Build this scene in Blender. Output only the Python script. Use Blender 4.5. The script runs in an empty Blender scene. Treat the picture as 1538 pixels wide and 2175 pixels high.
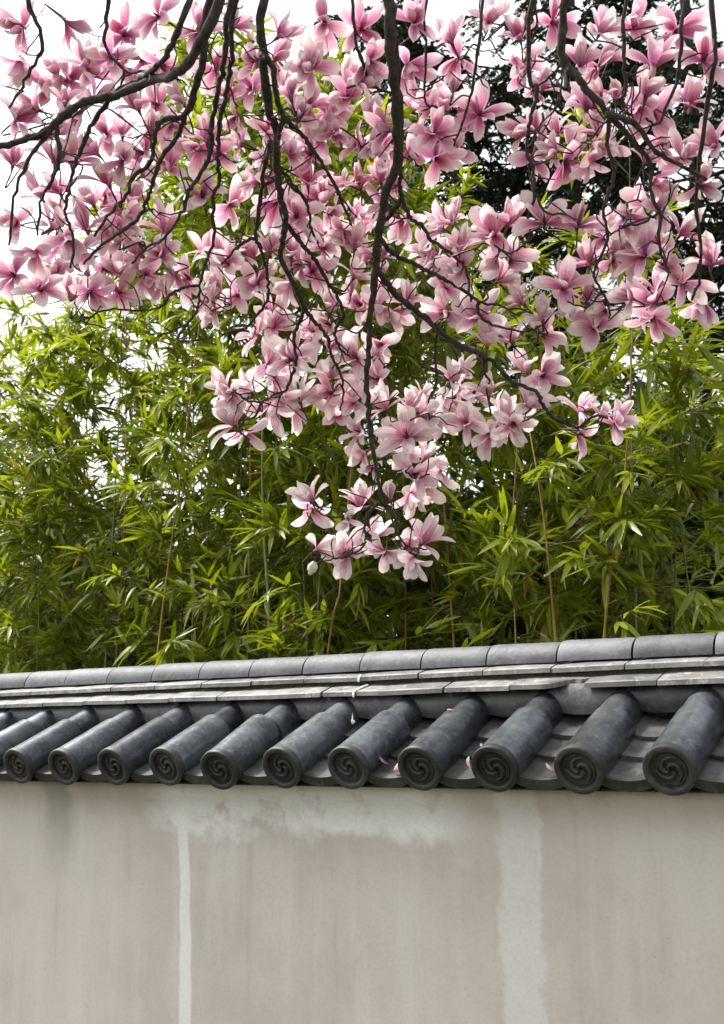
import bpy, math, random
import numpy as np
from mathutils import Vector, Matrix, Quaternion

SC = bpy.context.scene
COL = SC.collection
R = math.radians
rnd = random.Random(11)

# ------------------------------------------------------------------ camera
CAM = np.array([3.526, -3.1974, 0.0366])
YAW, PITCH, FPX, FW_, FH_ = 0.5858, 0.2100, 2435.8, 1538.0, 2175.0
cd = bpy.data.cameras.new('camera')
cam = bpy.data.objects.new('camera', cd)
COL.objects.link(cam)
cam.location = CAM
cam.rotation_euler = (math.pi / 2 + PITCH, 0, YAW)
cd.sensor_fit = 'HORIZONTAL'
cd.sensor_width = 36
cd.lens = 36 * FPX / FW_
cd.clip_end = 2000
cd.dof.use_dof = True
cd.dof.focus_distance = 4.0
cd.dof.aperture_fstop = 9.0
SC.camera = cam

# ------------------------------------------------------------------ sky, sun, exposure
SUN_DIR = Vector((-0.52, -0.04, 0.84)).normalized()
wd = bpy.data.worlds.new('World')
SC.world = wd
wd.use_nodes = True
nt = wd.node_tree
bgn = nt.nodes['Background']
sky = nt.nodes.new('ShaderNodeTexSky')
sky.sky_type = 'NISHITA'
sky.sun_disc = False
sky.sun_elevation = math.asin(SUN_DIR.z)
sky.sun_rotation = math.atan2(SUN_DIR.x, SUN_DIR.y)
sky.dust_density = 4.0
hs = nt.nodes.new('ShaderNodeHueSaturation')
hs.inputs['Saturation'].default_value = 0.12
nt.links.new(sky.outputs[0], hs.inputs['Color'])
nt.links.new(hs.outputs[0], bgn.inputs[0])
bgn.inputs[1].default_value = 0.15
sl = bpy.data.lights.new('sun', 'SUN')
sl.energy = 2.2
sl.angle = R(9)
sl.color = (1.0, 0.96, 0.9)
sun = bpy.data.objects.new('sun', sl)
COL.objects.link(sun)
sun.rotation_euler = (-SUN_DIR).to_track_quat('-Z', 'Y').to_euler()
sun.location = (0, 0, 8)
SC.view_settings.view_transform = 'Standard'
SC.view_settings.look = 'None'
SC.view_settings.gamma = 1
SC.view_settings.exposure = 1.35
SC.render.engine = 'CYCLES'
SC.cycles.use_denoising = True
SC.cycles.max_bounces = 8
SC.cycles.diffuse_bounces = 4
SC.cycles.transmission_bounces = 5
SC.cycles.use_light_tree = True

# ------------------------------------------------------------------ picture <-> place
_cy, _sy, _cp, _sp = math.cos(YAW), math.sin(YAW), math.cos(PITCH), math.sin(PITCH)
FWD = np.array([-_sy * _cp, _cy * _cp, _sp])
RGT = np.array([_cy, _sy, 0.0])
UPV = np.cross(RGT, FWD)

def ray(px, py):
    return FWD + RGT * (px - FW_ / 2) / FPX - UPV * (py - FH_ / 2) / FPX
def at_depth(px, py, d):
    return CAM + ray(px, py) * d
def on_y(px, py, y):
    r = ray(px, py)
    return CAM + r * (y - CAM[1]) / r[1]
def project(P):
    d = np.asarray(P, float) - CAM
    z = d @ FWD
    return np.stack([FW_ / 2 + FPX * (d @ RGT) / z, FH_ / 2 - FPX * (d @ UPV) / z, z], -1)

# ------------------------------------------------------------------ mesh helpers
def mesh_from(name, verts, faces, mats=None, smooth=True, uvs=None, tone=None):
    me = bpy.data.meshes.new(name)
    me.from_pydata([tuple(map(float, v)) for v in verts], [], [tuple(f) for f in faces])
    if smooth:
        me.polygons.foreach_set('use_smooth', [True] * len(me.polygons))
    if uvs is not None:
        ul = me.uv_layers.new(name='UVMap')
        idx = np.zeros(len(me.loops), int)
        me.loops.foreach_get('vertex_index', idx)
        ul.data.foreach_set('uv', np.asarray(uvs, np.float32)[idx].ravel())
    if tone is not None:
        at = me.attributes.new('tone', 'FLOAT', 'POINT')
        at.data.foreach_set('value', np.asarray(tone, np.float32))
    for m in (mats or []):
        me.materials.append(m)
    me.update()
    return me

def mesh_np(name, V, F, mat, tone=None, smooth=True):
    """fast mesh from numpy; F is (n,3) or (n,4)"""
    me = bpy.data.meshes.new(name)
    n, k = F.shape
    me.vertices.add(len(V))
    me.vertices.foreach_set('co', V.astype(np.float32).ravel())
    me.loops.add(n * k)
    me.loops.foreach_set('vertex_index', F.astype(np.int32).ravel())
    me.polygons.add(n)
    me.polygons.foreach_set('loop_start', np.arange(0, n * k, k, dtype=np.int32))
    if smooth:
        me.polygons.foreach_set('use_smooth', np.ones(n, bool))
    if tone is not None:
        at = me.attributes.new('tone', 'FLOAT', 'POINT')
        at.data.foreach_set('value', tone.astype(np.float32))
    me.update(calc_edges=True)
    me.materials.append(mat)
    return me

def ob(name, data=None, parent=None, loc=None, rot=None, mw=None, label=None, cat=None, group=None, kind=None):
    o = bpy.data.objects.new(name, data)
    COL.objects.link(o)
    if parent is not None:
        o.parent = parent
    if mw is not None:
        o.matrix_local = mw
    if loc is not None:
        o.location = loc
    if rot is not None:
        o.rotation_euler = rot
    if label: o['label'] = label
    if cat: o['category'] = cat
    if group: o['group'] = group
    if kind: o['kind'] = kind
    return o

class Tubes:
    """collects tapered tubes into one mesh"""
    def __init__(self):
        self.V, self.F, self.n = [], [], 0
    def add(self, pts, rad, sides=6, cap=True):
        pts = np.asarray(pts, float)
        m = len(pts)
        T = np.gradient(pts, axis=0)
        T /= np.linalg.norm(T, axis=1)[:, None] + 1e-9
        ref = np.array([0.3, 0.9, 0.2]) if abs(T[0] @ np.array([0.3, 0.9, 0.2])) < 0.85 else np.array([1., 0, 0])
        a = np.linspace(0, 2 * math.pi, sides, endpoint=False)
        base = self.n
        N = ref - T[0] * (ref @ T[0])
        for i in range(m):
            N = N - T[i] * (N @ T[i]); N /= np.linalg.norm(N) + 1e-9
            B = np.cross(T[i], N)
            self.V.append(pts[i] + rad[i] * (np.cos(a)[:, None] * N + np.sin(a)[:, None] * B))
        for i in range(m - 1):
            for j in range(sides):
                j2 = (j + 1) % sides
                self.F.append((base + i * sides + j, base + i * sides + j2, base + (i + 1) * sides + j2, base + (i + 1) * sides + j))
        self.n += m * sides
        if cap:
            self.V.append(pts[-1:] + T[-1:] * rad[-1] * 0.6)
            for j in range(sides):
                k = base + (m - 1) * sides
                self.F.append((k + j, k + (j + 1) % sides, self.n))
            self.n += 1
    def mesh(self, name, mat):
        return mesh_from(name, np.concatenate(self.V), self.F, [mat])

def catmull(P, per=6):
    P = np.asarray(P, float)
    Q = np.vstack([2 * P[0] - P[1], P, 2 * P[-1] - P[-2]])
    out = []
    for i in range(1, len(Q) - 2):
        for t in np.linspace(0, 1, per, endpoint=False):
            a, b, c, d = Q[i - 1], Q[i], Q[i + 1], Q[i + 2]
            out.append(0.5 * (2 * b + (c - a) * t + (2 * a - 5 * b + 4 * c - d) * t * t + (3 * b - a - 3 * c + d) * t ** 3))
    out.append(P[-1])
    return np.array(out)

# ------------------------------------------------------------------ material helpers
class NT:
    def __init__(self, name):
        self.m = bpy.data.materials.new(name)
        self.m.use_nodes = True
        self.t = self.m.node_tree
        self.b = self.t.nodes['Principled BSDF']
        self.out = self.t.nodes['Material Output']
    def n(self, typ, **kw):
        x = self.t.nodes.new('ShaderNode' + typ)
        for k, v in kw.items():
            setattr(x, k, v)
        return x
    def l(self, a, b): self.t.links.new(a, b)
    def set(self, sock, v):
        if hasattr(v, 'is_output'): self.l(v, sock)
        else: sock.default_value = v
    def math(self, op, a, b=0.0, c=0.0, clamp=False):
        x = self.n('Math', operation=op); x.use_clamp = clamp
        for s, v in zip(x.inputs, (a, b, c)): self.set(s, v)
        return x.outputs[0]
    def mix(self, f, a, b, blend='MIX'):
        x = self.n('Mix', data_type='RGBA', blend_type=blend)
        self.set(x.inputs[0], f)
        for s, v in ((x.inputs[6], a), (x.inputs[7], b)):
            if isinstance(v, tuple): v = tuple(v) + (1.0,) * (4 - len(v))
            self.set(s, v)
        return x.outputs[2]
    def noise(self, vec, scale, detail=4, rough=0.55, dist=0.0):
        x = self.n('TexNoise'); x.inputs['Scale'].default_value = scale
        x.inputs['Detail'].default_value = detail; x.inputs['Roughness'].default_value = rough
        x.inputs['Distortion'].default_value = dist
        if vec is not None: self.l(vec, x.inputs['Vector'])
        return x.outputs['Fac']
    def ramp(self, f, lo, hi):
        x = self.n('MapRange', interpolation_type='SMOOTHSTEP')
        self.set(x.inputs[0], f); x.inputs[1].default_value = lo; x.inputs[2].default_value = hi
        return x.outputs[0]
    def bump(self, h, strength, dist):
        x = self.n('Bump'); x.inputs['Strength'].default_value = strength; x.inputs['Distance'].default_value = dist
        self.l(h, x.inputs['Height']); self.l(x.outputs[0], self.b.inputs['Normal'])
    def coords(self, per_object=True):
        tc = self.n('TexCoord'); oi = self.n('ObjectInfo')
        if not per_object: return tc.outputs['Object'], oi.outputs['Random']
        sc = self.n('VectorMath', operation='SCALE'); sc.inputs[0].default_value = (37.1, 19.7, 53.3)
        self.l(oi.outputs['Random'], sc.inputs['Scale'])
        ad = self.n('VectorMath', operation='ADD')
        self.l(tc.outputs['Object'], ad.inputs[0]); self.l(sc.outputs[0], ad.inputs[1])
        return ad.outputs[0], oi.outputs['Random']

def tile_mat(name, dark, light, dust, dust_amt, rough, gloss_var=0.15, patch=(0.36, 0.66), metal=0.0, bumpk=0.30):
    k = NT(name)
    v, r = k.coords()
    n1 = k.noise(v, 9, 5, 0.6); n2 = k.noise(v, 60, 4, 0.6); n3 = k.noise(v, 260, 2, 0.5)
    n4 = k.noise(v, 22, 6, 0.7, 0.6)
    base = k.mix(k.ramp(n1, *patch), dark, light)
    base = k.mix(k.math('MULTIPLY', k.ramp(n2, 0.5, 0.72), 0.35), base, tuple(min(1, c * 1.9) for c in light))
    base = k.mix(k.math('MULTIPLY', k.ramp(n4, 0.52, 0.66), dust_amt), base, dust)
    # each tile fired a little differently
    tone = k.math('ADD', k.math('MULTIPLY', r, 0.7), 0.65)
    hv = k.n('HueSaturation'); k.l(tone, hv.inputs['Value']); k.l(base, hv.inputs['Color'])
    k.l(hv.outputs[0], k.b.inputs['Base Color'])
    ro = k.math('ADD', k.math('MULTIPLY', n4, gloss_var * 2), rough - gloss_var)
    k.l(ro, k.b.inputs['Roughness'])
    pits = k.math('ADD', k.math('MULTIPLY', n2, 0.6), k.math('MULTIPLY', n3, 0.4))
    k.b.inputs['Metallic'].default_value = metal
    k.bump(k.math('ADD', pits, k.math('MULTIPLY', n1, 0.8)), bumpk, 0.004)
    return k.m

M = {}
M['roll'] = tile_mat('glazed_roll_tile', (0.040, 0.045, 0.053), (0.150, 0.162, 0.180), (0.24, 0.24, 0.23), 0.22, 0.34, 0.12, patch=(0.22, 0.80), metal=0.72, bumpk=0.05)
M['disc'] = tile_mat('eave_disc_clay', (0.018, 0.018, 0.018), (0.036, 0.036, 0.035), (0.10, 0.095, 0.075), 0.35, 0.55)
M['pan'] = tile_mat('pan_tile_clay', (0.030, 0.032, 0.032), (0.075, 0.076, 0.074), (0.15, 0.145, 0.12), 0.45, 0.42)
M['ridge'] = tile_mat('ridge_tile_clay', (0.060, 0.064, 0.072), (0.110, 0.115, 0.124), (0.20, 0.20, 0.19), 0.40, 0.62)
M['flat'] = tile_mat('flat_tile_clay', (0.062, 0.062, 0.060), (0.13, 0.128, 0.118), (0.30, 0.285, 0.25), 0.70, 0.55, patch=(0.3, 0.6))

def simple(name, c1, c2, scale, rough=0.8, bump=0.4, bd=0.003, per=False):
    k = NT(name)
    v, r = k.coords(per)
    n = k.noise(v, scale, 6, 0.65)
    k.l(k.mix(k.ramp(n, 0.35, 0.68), c1, c2), k.b.inputs['Base Color'])
    k.b.inputs['Roughness'].default_value = rough
    if bump: k.bump(n, bump, bd)
    return k.m
M['mortar'] = simple('old_mortar', (0.05, 0.045, 0.038), (0.15, 0.13, 0.10), 70, 0.9, 0.8, 0.004)
M['lime'] = simple('white_lime', (0.75, 0.75, 0.73), (0.9, 0.9, 0.88), 60, 0.7)
M['soil'] = simple('garden_soil', (0.035, 0.028, 0.018), (0.07, 0.075, 0.03), 3.0, 0.95, 0.8, 0.03)

# plaster wall: grey-beige wash, whitewash patches, runs and damp stains that belong to the wall
def plaster():
    k = NT('weathered_plaster')
    tc = k.n('TexCoord'); sx = k.n('SeparateXYZ'); k.l(tc.outputs['Object'], sx.inputs[0])
    X, Z = sx.outputs['X'], sx.outputs['Z']
    v = tc.outputs['Object']
    big = k.noise(v, 2.2, 5, 0.6); mid = k.noise(v, 9, 6, 0.6); fine = k.noise(v, 90, 4, 0.6)
    mp = k.n('Mapping'); mp.inputs['Scale'].default_value = (7, 1, 0.7); k.l(v, mp.inputs[0])
    runs = k.noise(mp.outputs[0], 1.6, 5, 0.6)
    col = k.mix(k.ramp(big, 0.35, 0.65), (0.50, 0.45, 0.39), (0.575, 0.535, 0.475))
    col = k.mix(k.math('MULTIPLY', k.ramp(runs, 0.5, 0.72), 0.42), col, (0.66, 0.63, 0.585))
    col = k.mix(k.math('MULTIPLY', k.ramp(runs, 0.46, 0.30), 0.42), col, (0.42, 0.365, 0.30))
    wob = k.math('MULTIPLY', k.math('SUBTRACT', k.noise(v, 5, 4, 0.6), 0.5), 0.16)
    wob3 = k.math('MULTIPLY', k.math('SUBTRACT', k.noise(v, 3.0, 2, 0.4), 0.5), 0.07)
    wob2 = k.math('MULTIPLY', k.math('SUBTRACT', k.noise(v, 13, 5, 0.6), 0.5), 0.10)
    def band(x0, x1, soft, amp=1.0, slope=0.0, w=None):
        xx = k.math('ADD', k.math('ADD', X, w or wob2), k.math('MULTIPLY', Z, slope))
        a = k.ramp(xx, x0 - soft, x0 + soft); b = k.ramp(xx, x1 + soft, x1 - soft)
        return k.math('MULTIPLY', k.math('MULTIPLY', a, b), amp)
    white = (0.78, 0.775, 0.75)
    # narrow run of whitewash on the left and the broad band on the right
    col = k.mix(band(SX0, SX1, 0.008, 0.9, 0.055, wob3), col, white)
    col = k.mix(band(BX0, BX1, 0.014, 0.62), col, (0.70, 0.69, 0.66))
    # whitewash smear under the eaves
    zz = k.math('ADD', k.math('ADD', Z, k.math('MULTIPLY', wob, 1.3)), wob2)
    smear = k.math('MULTIPLY', k.ramp(zz, -0.27, -0.19), band(0.36, 1.66, 0.12))
    col = k.mix(k.math('MULTIPLY', smear, k.ramp(mid, 0.22, 0.48)), col, white)
    # damp grey stain at the left
    damp = k.math('MULTIPLY', band(-0.26, -0.10, 0.05), k.ramp(zz, -0.50, -0.14))
    col = k.mix(k.math('MULTIPLY', damp, 0.6), col, (0.24, 0.235, 0.21))
    spk = k.n('TexVoronoi'); spk.inputs['Scale'].default_value = 34; k.l(v, spk.inputs['Vector'])
    pit = k.math('MULTIPLY', k.ramp(spk.outputs['Distance'], 0.10, 0.03), k.ramp(mid, 0.52, 0.62))
    col = k.mix(k.math('MULTIPLY', pit, 0.45), col, (0.16, 0.14, 0.12))
    col = k.mix(k.math('MULTIPLY', k.ramp(fine, 0.4, 0.7), 0.12), col, (0.26, 0.24, 0.21))
    k.l(col, k.b.inputs['Base Color'])
    k.b.inputs['Roughness'].default_value = 0.85
    h = k.math('ADD', k.math('MULTIPLY', mid, 1.0), k.math('MULTIPLY', fine, 0.25))
    k.bump(k.math('SUBTRACT', h, k.math('MULTIPLY', pit, 0.8)), 0.35, 0.006)
    return k.m
WALL_Y = 0.16
SX0 = on_y(370, 1830, WALL_Y)[0]; SX1 = on_y(392, 1830, WALL_Y)[0]
BX0 = on_y(1062, 1850, WALL_Y)[0]; BX1 = on_y(1148, 1850, WALL_Y)[0]
M['plaster'] = plaster()

def petal_mat():
    k = NT('magnolia_petal')
    uv = k.n('UVMap'); s = k.n('SeparateXYZ'); k.l(uv.outputs[0], s.inputs[0])
    U, Vv = s.outputs['X'], s.outputs['Y']
    oi = k.n('ObjectInfo'); ocs = k.n('SeparateColor'); k.l(oi.outputs['Color'], ocs.inputs[0])
    pale, rr = ocs.outputs[0], oi.outputs['Random']
    v, _ = k.coords()
    n = k.noise(v, 45, 3, 0.6)
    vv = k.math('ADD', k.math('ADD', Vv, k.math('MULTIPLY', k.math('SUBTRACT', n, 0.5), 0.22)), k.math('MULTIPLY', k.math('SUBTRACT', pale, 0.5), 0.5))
    deep, midc, tip = (0.50, 0.090, 0.25), (0.77, 0.39, 0.51), (0.92, 0.83, 0.82)
    c = k.mix(k.ramp(vv, 0.08, 0.58), deep, midc)
    c = k.mix(k.ramp(vv, 0.40, 0.95), c, tip)
    # paler margin
    edge = k.math('MULTIPLY', k.math('ABSOLUTE', k.math('SUBTRACT', U, 0.5)), 2.0)
    c = k.mix(k.math('MULTIPLY', k.ramp(edge, 0.45, 1.0), 0.55), c, (0.92, 0.83, 0.82))
    # veins fan out from the base
    wv = k.math('SINE', k.math('ADD', k.math('MULTIPLY', U, 46.0), k.math('MULTIPLY', n, 3.5)))
    vein = k.math('MULTIPLY', k.ramp(wv, 0.55, 1.0), k.math('MULTIPLY', k.ramp(Vv, 1.0, 0.4), 0.55))
    mid = k.math('MULTIPLY', k.ramp(edge, 0.16, 0.02), k.math('MULTIPLY', k.ramp(Vv, 0.9, 0.3), 0.5))
    c = k.mix(k.math('MAXIMUM', vein, mid), c, (0.47, 0.10, 0.28))
    hv = k.n('HueSaturation')
    k.l(k.math('ADD', 0.485, k.math('MULTIPLY', rr, 0.03)), hv.inputs['Hue'])
    k.l(k.math('ADD', 0.88, k.math('MULTIPLY', rr, 0.17)), hv.inputs['Value'])
    k.l(c, hv.inputs['Color'])
    # bruised brown spots
    sp = k.math('MULTIPLY', k.ramp(k.noise(v, 70, 2, 0.5), 0.68, 0.74), 0.5)
    c = k.mix(sp, hv.outputs[0], (0.35, 0.17, 0.10))
    k.l(c, k.b.inputs['Base Color'])
    k.b.inputs['Roughness'].default_value = 0.48
    k.b.inputs['Specular IOR Level'].default_value = 0.35
    k.bump(wv, 0.12, 0.0012)
    tr = k.n('BsdfTranslucent'); k.l(c, tr.inputs['Color'])
    mx = k.n('MixShader'); mx.inputs[0].default_value = 0.40
    k.l(k.b.outputs[0], mx.inputs[1]); k.l(tr.outputs[0], mx.inputs[2]); k.l(mx.outputs[0], k.out.inputs[0])
    return k.m
M['petal'] = petal_mat()

def leaf_mat(name, dark, light, yellow, transl=0.4, rough=0.38):
    k = NT(name)
    a = k.n('Attribute'); a.attribute_name = 'tone'
    t = a.outputs['Fac']
    c = k.mix(k.ramp(t, 0.0, 0.85), dark, light)
    c = k.mix(k.ramp(t, 0.90, 0.97), c, yellow)
    tc = k.n('TexCoord'); n = k.noise(tc.outputs['Object'], 30, 3, 0.6)
    c = k.mix(k.math('MULTIPLY', k.ramp(n, 0.4, 0.7), 0.3), c, dark)
    k.l(c, k.b.inputs['Base Color'])
    k.b.inputs['Roughness'].default_value = rough
    tr = k.n('BsdfTranslucent')
    k.l(k.mix(1.0, c, (1.35, 1.35, 0.5), 'MULTIPLY'), tr.inputs['Color'])
    mx = k.n('MixShader'); mx.inputs[0].default_value = transl
    k.l(k.b.outputs[0], mx.inputs[1]); k.l(tr.outputs[0], mx.inputs[2]); k.l(mx.outputs[0], k.out.inputs[0])
    return k.m
M['leaf'] = leaf_mat('bamboo_leaf', (0.060, 0.095, 0.008), (0.260, 0.305, 0.020), (0.34, 0.20, 0.06), 0.45)
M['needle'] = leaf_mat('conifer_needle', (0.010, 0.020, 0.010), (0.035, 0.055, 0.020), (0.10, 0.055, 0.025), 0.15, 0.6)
M['shrub'] = leaf_mat('dark_backing_leaf', (0.018, 0.036, 0.010), (0.045, 0.075, 0.018), (0.06, 0.06, 0.02), 0.2, 0.5)  # kept dark so the leaf mass added behind the bamboo darkens its gaps

def bark(name, c1, c2, sc):
    k = NT(name)
    tc = k.n('TexCoord'); v = tc.outputs['Object']
    n = k.noise(v, sc, 6, 0.7, 0.4); n2 = k.noise(v, sc * 5, 4, 0.6)
    c = k.mix(k.ramp(n, 0.38, 0.66), c1, c2)
    c = k.mix(k.math('MULTIPLY', k.ramp(n2, 0.58, 0.7), 0.4), c, tuple(min(1, x * 2.2) for x in c2))
    k.l(c, k.b.inputs['Base Color']); k.b.inputs['Roughness'].default_value = 0.85
    k.bump(k.math('ADD', n, k.math('MULTIPLY', n2, 0.5)), 0.7, 0.005)
    return k.m
M['magbark'] = bark('magnolia_bark', (0.022, 0.017, 0.013), (0.070, 0.055, 0.044), 45)
M['treebark'] = bark('conifer_bark', (0.018, 0.013, 0.010), (0.05, 0.036, 0.028), 14)
M['culm_green'] = simple('green_culm', (0.085, 0.105, 0.016), (0.16, 0.165, 0.035), 18, 0.4, 0)
M['culm_tan'] = simple('tan_culm', (0.20, 0.110, 0.020), (0.33, 0.20, 0.05), 18, 0.45, 0)
M['twig_tan'] = simple('bamboo_twig', (0.10, 0.08, 0.03), (0.17, 0.13, 0.05), 20, 0.6, 0)
M['pistil'] = simple('flower_cone', (0.07, 0.035, 0.02), (0.17, 0.12, 0.045), 160, 0.7, 0.5, 0.002)
M['wilt'] = simple('wilted_petal', (0.62, 0.52, 0.40), (0.80, 0.74, 0.64), 60, 0.7, 0.4, 0.002)
M['dryleaf'] = simple('dry_leaf', (0.42, 0.17, 0.05), (0.5, 0.26, 0.10), 80, 0.7, 0.3, 0.002)

# ================================================================== GROUND
g = ob('ground', mesh_from('ground', [(-600, -600, -1.62), (600, -600, -1.62), (600, 600, -1.62), (-600, 600, -1.62)], [(0, 1, 2, 3)], [M['soil']], False), kind='structure')

# ================================================================== GARDEN WALL
SP = 0.27                       # spacing of the roll tiles
TH = 0.443                      # roof slope
CT, ST = math.cos(TH), math.sin(TH)
I0, I1 = -10, 18
XA, XB = (I0 - 0.6) * SP, (I1 + 0.6) * SP
RY = 0.53                       # ridge line
wall = ob('garden_wall', None, loc=((XA + XB) / 2, RY, -1.62),
          label='plastered garden wall with a dark grey tiled roof in front of the bamboo', cat='wall')
WI = Matrix.Translation((-(XA + XB) / 2, -RY, 1.62))
def wpart(name, me, mw=Matrix.Identity(4), parent=None, **kw):
    if parent is None:
        return ob(name, me, wall, mw=WI @ mw, **kw)
    return ob(name, me, parent, mw=mw, **kw)

def grid_mesh(name, nx, ny, fn, mat, thick=None, smooth=True):
    """fn(u,v)->outer point (and inner point if thick); closed slab when thick is given"""
    V, F = [], []
    for j in range(ny + 1):
        for i in range(nx + 1):
            V.append(fn(i / nx, j / ny, 0))
    if thick:
        o = len(V)
        for j in range(ny + 1):
            for i in range(nx + 1):
                V.append(fn(i / nx, j / ny, thick))
    w = nx + 1
    for j in range(ny):
        for i in range(nx):
            a = j * w + i
            F.append((a, a + 1, a + w + 1, a + w))
            if thick: F.append((o + a, o + a + w, o + a + w + 1, o + a + 1))
    if thick:
        for i in range(nx):
            F.append((i, o + i, o + i + 1, i + 1))
            a = ny * w + i; F.append((a, a + 1, o + a + 1, o + a))
        for j in range(ny):
            a = j * w; F.append((a, a + w, o + a + w, o + a))
            a = j * w + nx; F.append((a, o + a, o + a + w, a + w))
    me = mesh_from(name, V, F, [mat], smooth)
    if smooth:
        me.set_sharp_from_angle(angle=R(38))
    return me

# plaster body, gently uneven face, with a moulding that carries the eaves
def plaster_body():
    V, F = [], []
    prof = [(WALL_Y, -1.62), (WALL_Y, -0.20), (WALL_Y - 0.004, -0.125), (WALL_Y - 0.030, -0.095), (WALL_Y - 0.045, -0.060),
            (WALL_Y - 0.030, -0.030), (RY, 0.10), (2 * RY - WALL_Y, -0.05), (2 * RY - WALL_Y, -1.62)]
    zs = np.linspace(-1.62, -0.2, 15)[1:-1]
    prof = [prof[0]] + [(WALL_Y, z) for z in zs] + prof[1:]
    xs = np.linspace(XA, XB, 70)
    nr = random.Random(3)
    for x in xs:
        for k, (y, z) in enumerate(prof):
            dy = nr.uniform(-0.0035, 0.0035) + 0.006 * math.sin(x * 2.1 + z * 1.3) if k < 18 else 0
            V.append((x, y + dy, z))
    n = len(prof)
    for i in range(len(xs) - 1):
        for j in range(n - 1):
            a = i * n + j
            F.append((a, a + n, a + n + 1, a + 1))
    F.append(tuple(range(n))); F.append(tuple((len(xs) - 1) * n + j for j in range(n))[::-1])
    return mesh_from('plaster_body', V, F, [M['plaster']])
wpart('plaster_body', plaster_body())

# mortar bed under the pan tiles, front and back slope, and core of the ridge
def bed():
    V = []
    for x in (XA, XB):
        for (y, z) in [(0.05, -0.062), (RY - 0.1, 0.105), (RY - 0.1, 0.33), (RY + 0.1, 0.33), (RY + 0.1, 0.105), (2 * RY - 0.05, -0.062), (2 * RY - 0.2, -0.07), (0.2, -0.07)]:
            V.append((x, y, z))
    n = 8
    F = [(j, (j + 1) % n, n + (j + 1) % n, n + j) for j in range(n)] + [tuple(range(n))[::-1], tuple(range(n, 2 * n))]
    return mesh_from('mortar_bed', V, F, [M['mortar']], False)
wpart('mortar_bed', bed())

# local roof frame: x along wall, v up the slope, n out of the roof
def roof_mat(i, back=False):
    m = Matrix(((1, 0, 0, i * SP), (0, CT, -ST, 0), (0, ST, CT, 0), (0, 0, 0, 1)))
    if back:
        m = Matrix.Translation((0, 2 * RY, 0)) @ Matrix.Diagonal((1, -1, 1, 1)) @ m @ Matrix.Diagonal((-1, 1, 1, 1))
    return m

RB = 0.074
def barrel(name, L, r0, r1, t, mat, lip=0.0):
    A0, A1 = R(-38), R(218)
    def fn(u, v, th):
        a = A1 + (A0 - A1) * u
        r = r0 + (r1 - r0) * v - th
        if lip and v < 0.02: r -= 0.002
        return (r * math.cos(a), v * L, r * math.sin(a))
    return grid_mesh(name, 22, 6, fn, mat, t)
eave_me = barrel('eave_tile', 0.300, RB, RB - 0.001, 0.012, M['roll'])
cover_me = barrel('cover_tile', 0.27, RB - 0.0105, RB - 0.0115, 0.012, M['roll'])

def disc_mesh():
    """round eave end: raised rim, sunk field, three spiral arms; faces -y"""
    V, F = [], []
    seg = 40
    rings = [(0.0745, 0.018), (0.0760, 0.000), (0.0750, -0.007), (0.0720, -0.0095), (0.0600, -0.0095), (0.0575, -0.007), (0.0555, 0.007),
             (0.0490, 0.007), (0.0475, 0.0035), (0.0440, 0.0035), (0.0425, 0.007), (0.02, 0.007)]
    for r, y in rings:
        for s in range(seg):
            a = 2 * math.pi * s / seg
            V.append((r * math.cos(a), y, r * math.sin(a)))
    for k in range(len(rings) - 1):
        for s in range(seg):
            a, b = k * seg + s, k * seg + (s + 1) % seg
            F.append((a, b, b + seg, a + seg))
    V.append((0, 0.007, 0)); c = len(V) - 1; k = (len(rings) - 1) * seg
    for s in range(seg): F.append((k + s, k + (s + 1) % seg, c))
    V.append((0, 0.018, 0)); c = len(V) - 1
    for s in range(seg): F.append(((s + 1) % seg, s, c))
    # arms: clockwise outward as seen from the front
    for arm in range(3):
        m = 16; sd = 7
        b0 = len(V)
        for q in range(m):
            t = q / (m - 1)
            ang = R(120 * arm + 70) + -R(175) * t
            rr = 0.0065 + 0.0345 * (t ** 0.9)
            w = 0.0112 * (1 - 0.58 * t) * (0.7 + 0.3 * min(1, t * 6))
            # seen from -y with z up, x to the right: clockwise = decreasing angle
            tx, tz = -math.sin(ang), math.cos(ang)
            for s in range(sd):
                b = math.pi * s / (sd - 1)
                off = w * math.cos(b)
                V.append(((rr + off) * math.cos(ang), 0.0075 - 0.0135 * math.sin(b) * (1 - 0.45 * t), (rr + off) * math.sin(ang)))
        for q in range(m - 1):
            for s in range(sd - 1):
                a = b0 + q * sd + s
                F.append((a, a + 1, a + sd + 1, a + sd))
    me = mesh_from('end_disc', V, F, [M['disc']])
    me.set_sharp_from_angle(angle=R(60))
    return me
disc_me = disc_mesh()

PW = 0.150                      # half width of a pan tile (tucked under the rolls)
def pan_z(u):                   # trough section, u in -1..1
    return -0.046 + 0.052 * abs(u) ** 2.0
def pan_mesh(name, L, lip):
    def fn(u, v, th):
        s = 2 * u - 1
        return (PW * s, v * L, pan_z(s) - th - 0.012 * v)
    me = grid_mesh(name, 12, 3, fn, M['pan'], 0.016)
    return me
pan_me = pan_mesh('pan_tile', 0.24, False)
def drip_mesh():
    """curved lip on the front of the lowest pan tile"""
    def fn(u, v, th):
        s = 2 * u - 1
        return (PW * s, -0.004 + th, pan_z(s) + 0.001 - v * (0.034 - 0.012 * s * s))
    return grid_mesh('drip_lip', 12, 4, fn, M['disc'], 0.014)
drip_me = drip_mesh()

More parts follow.
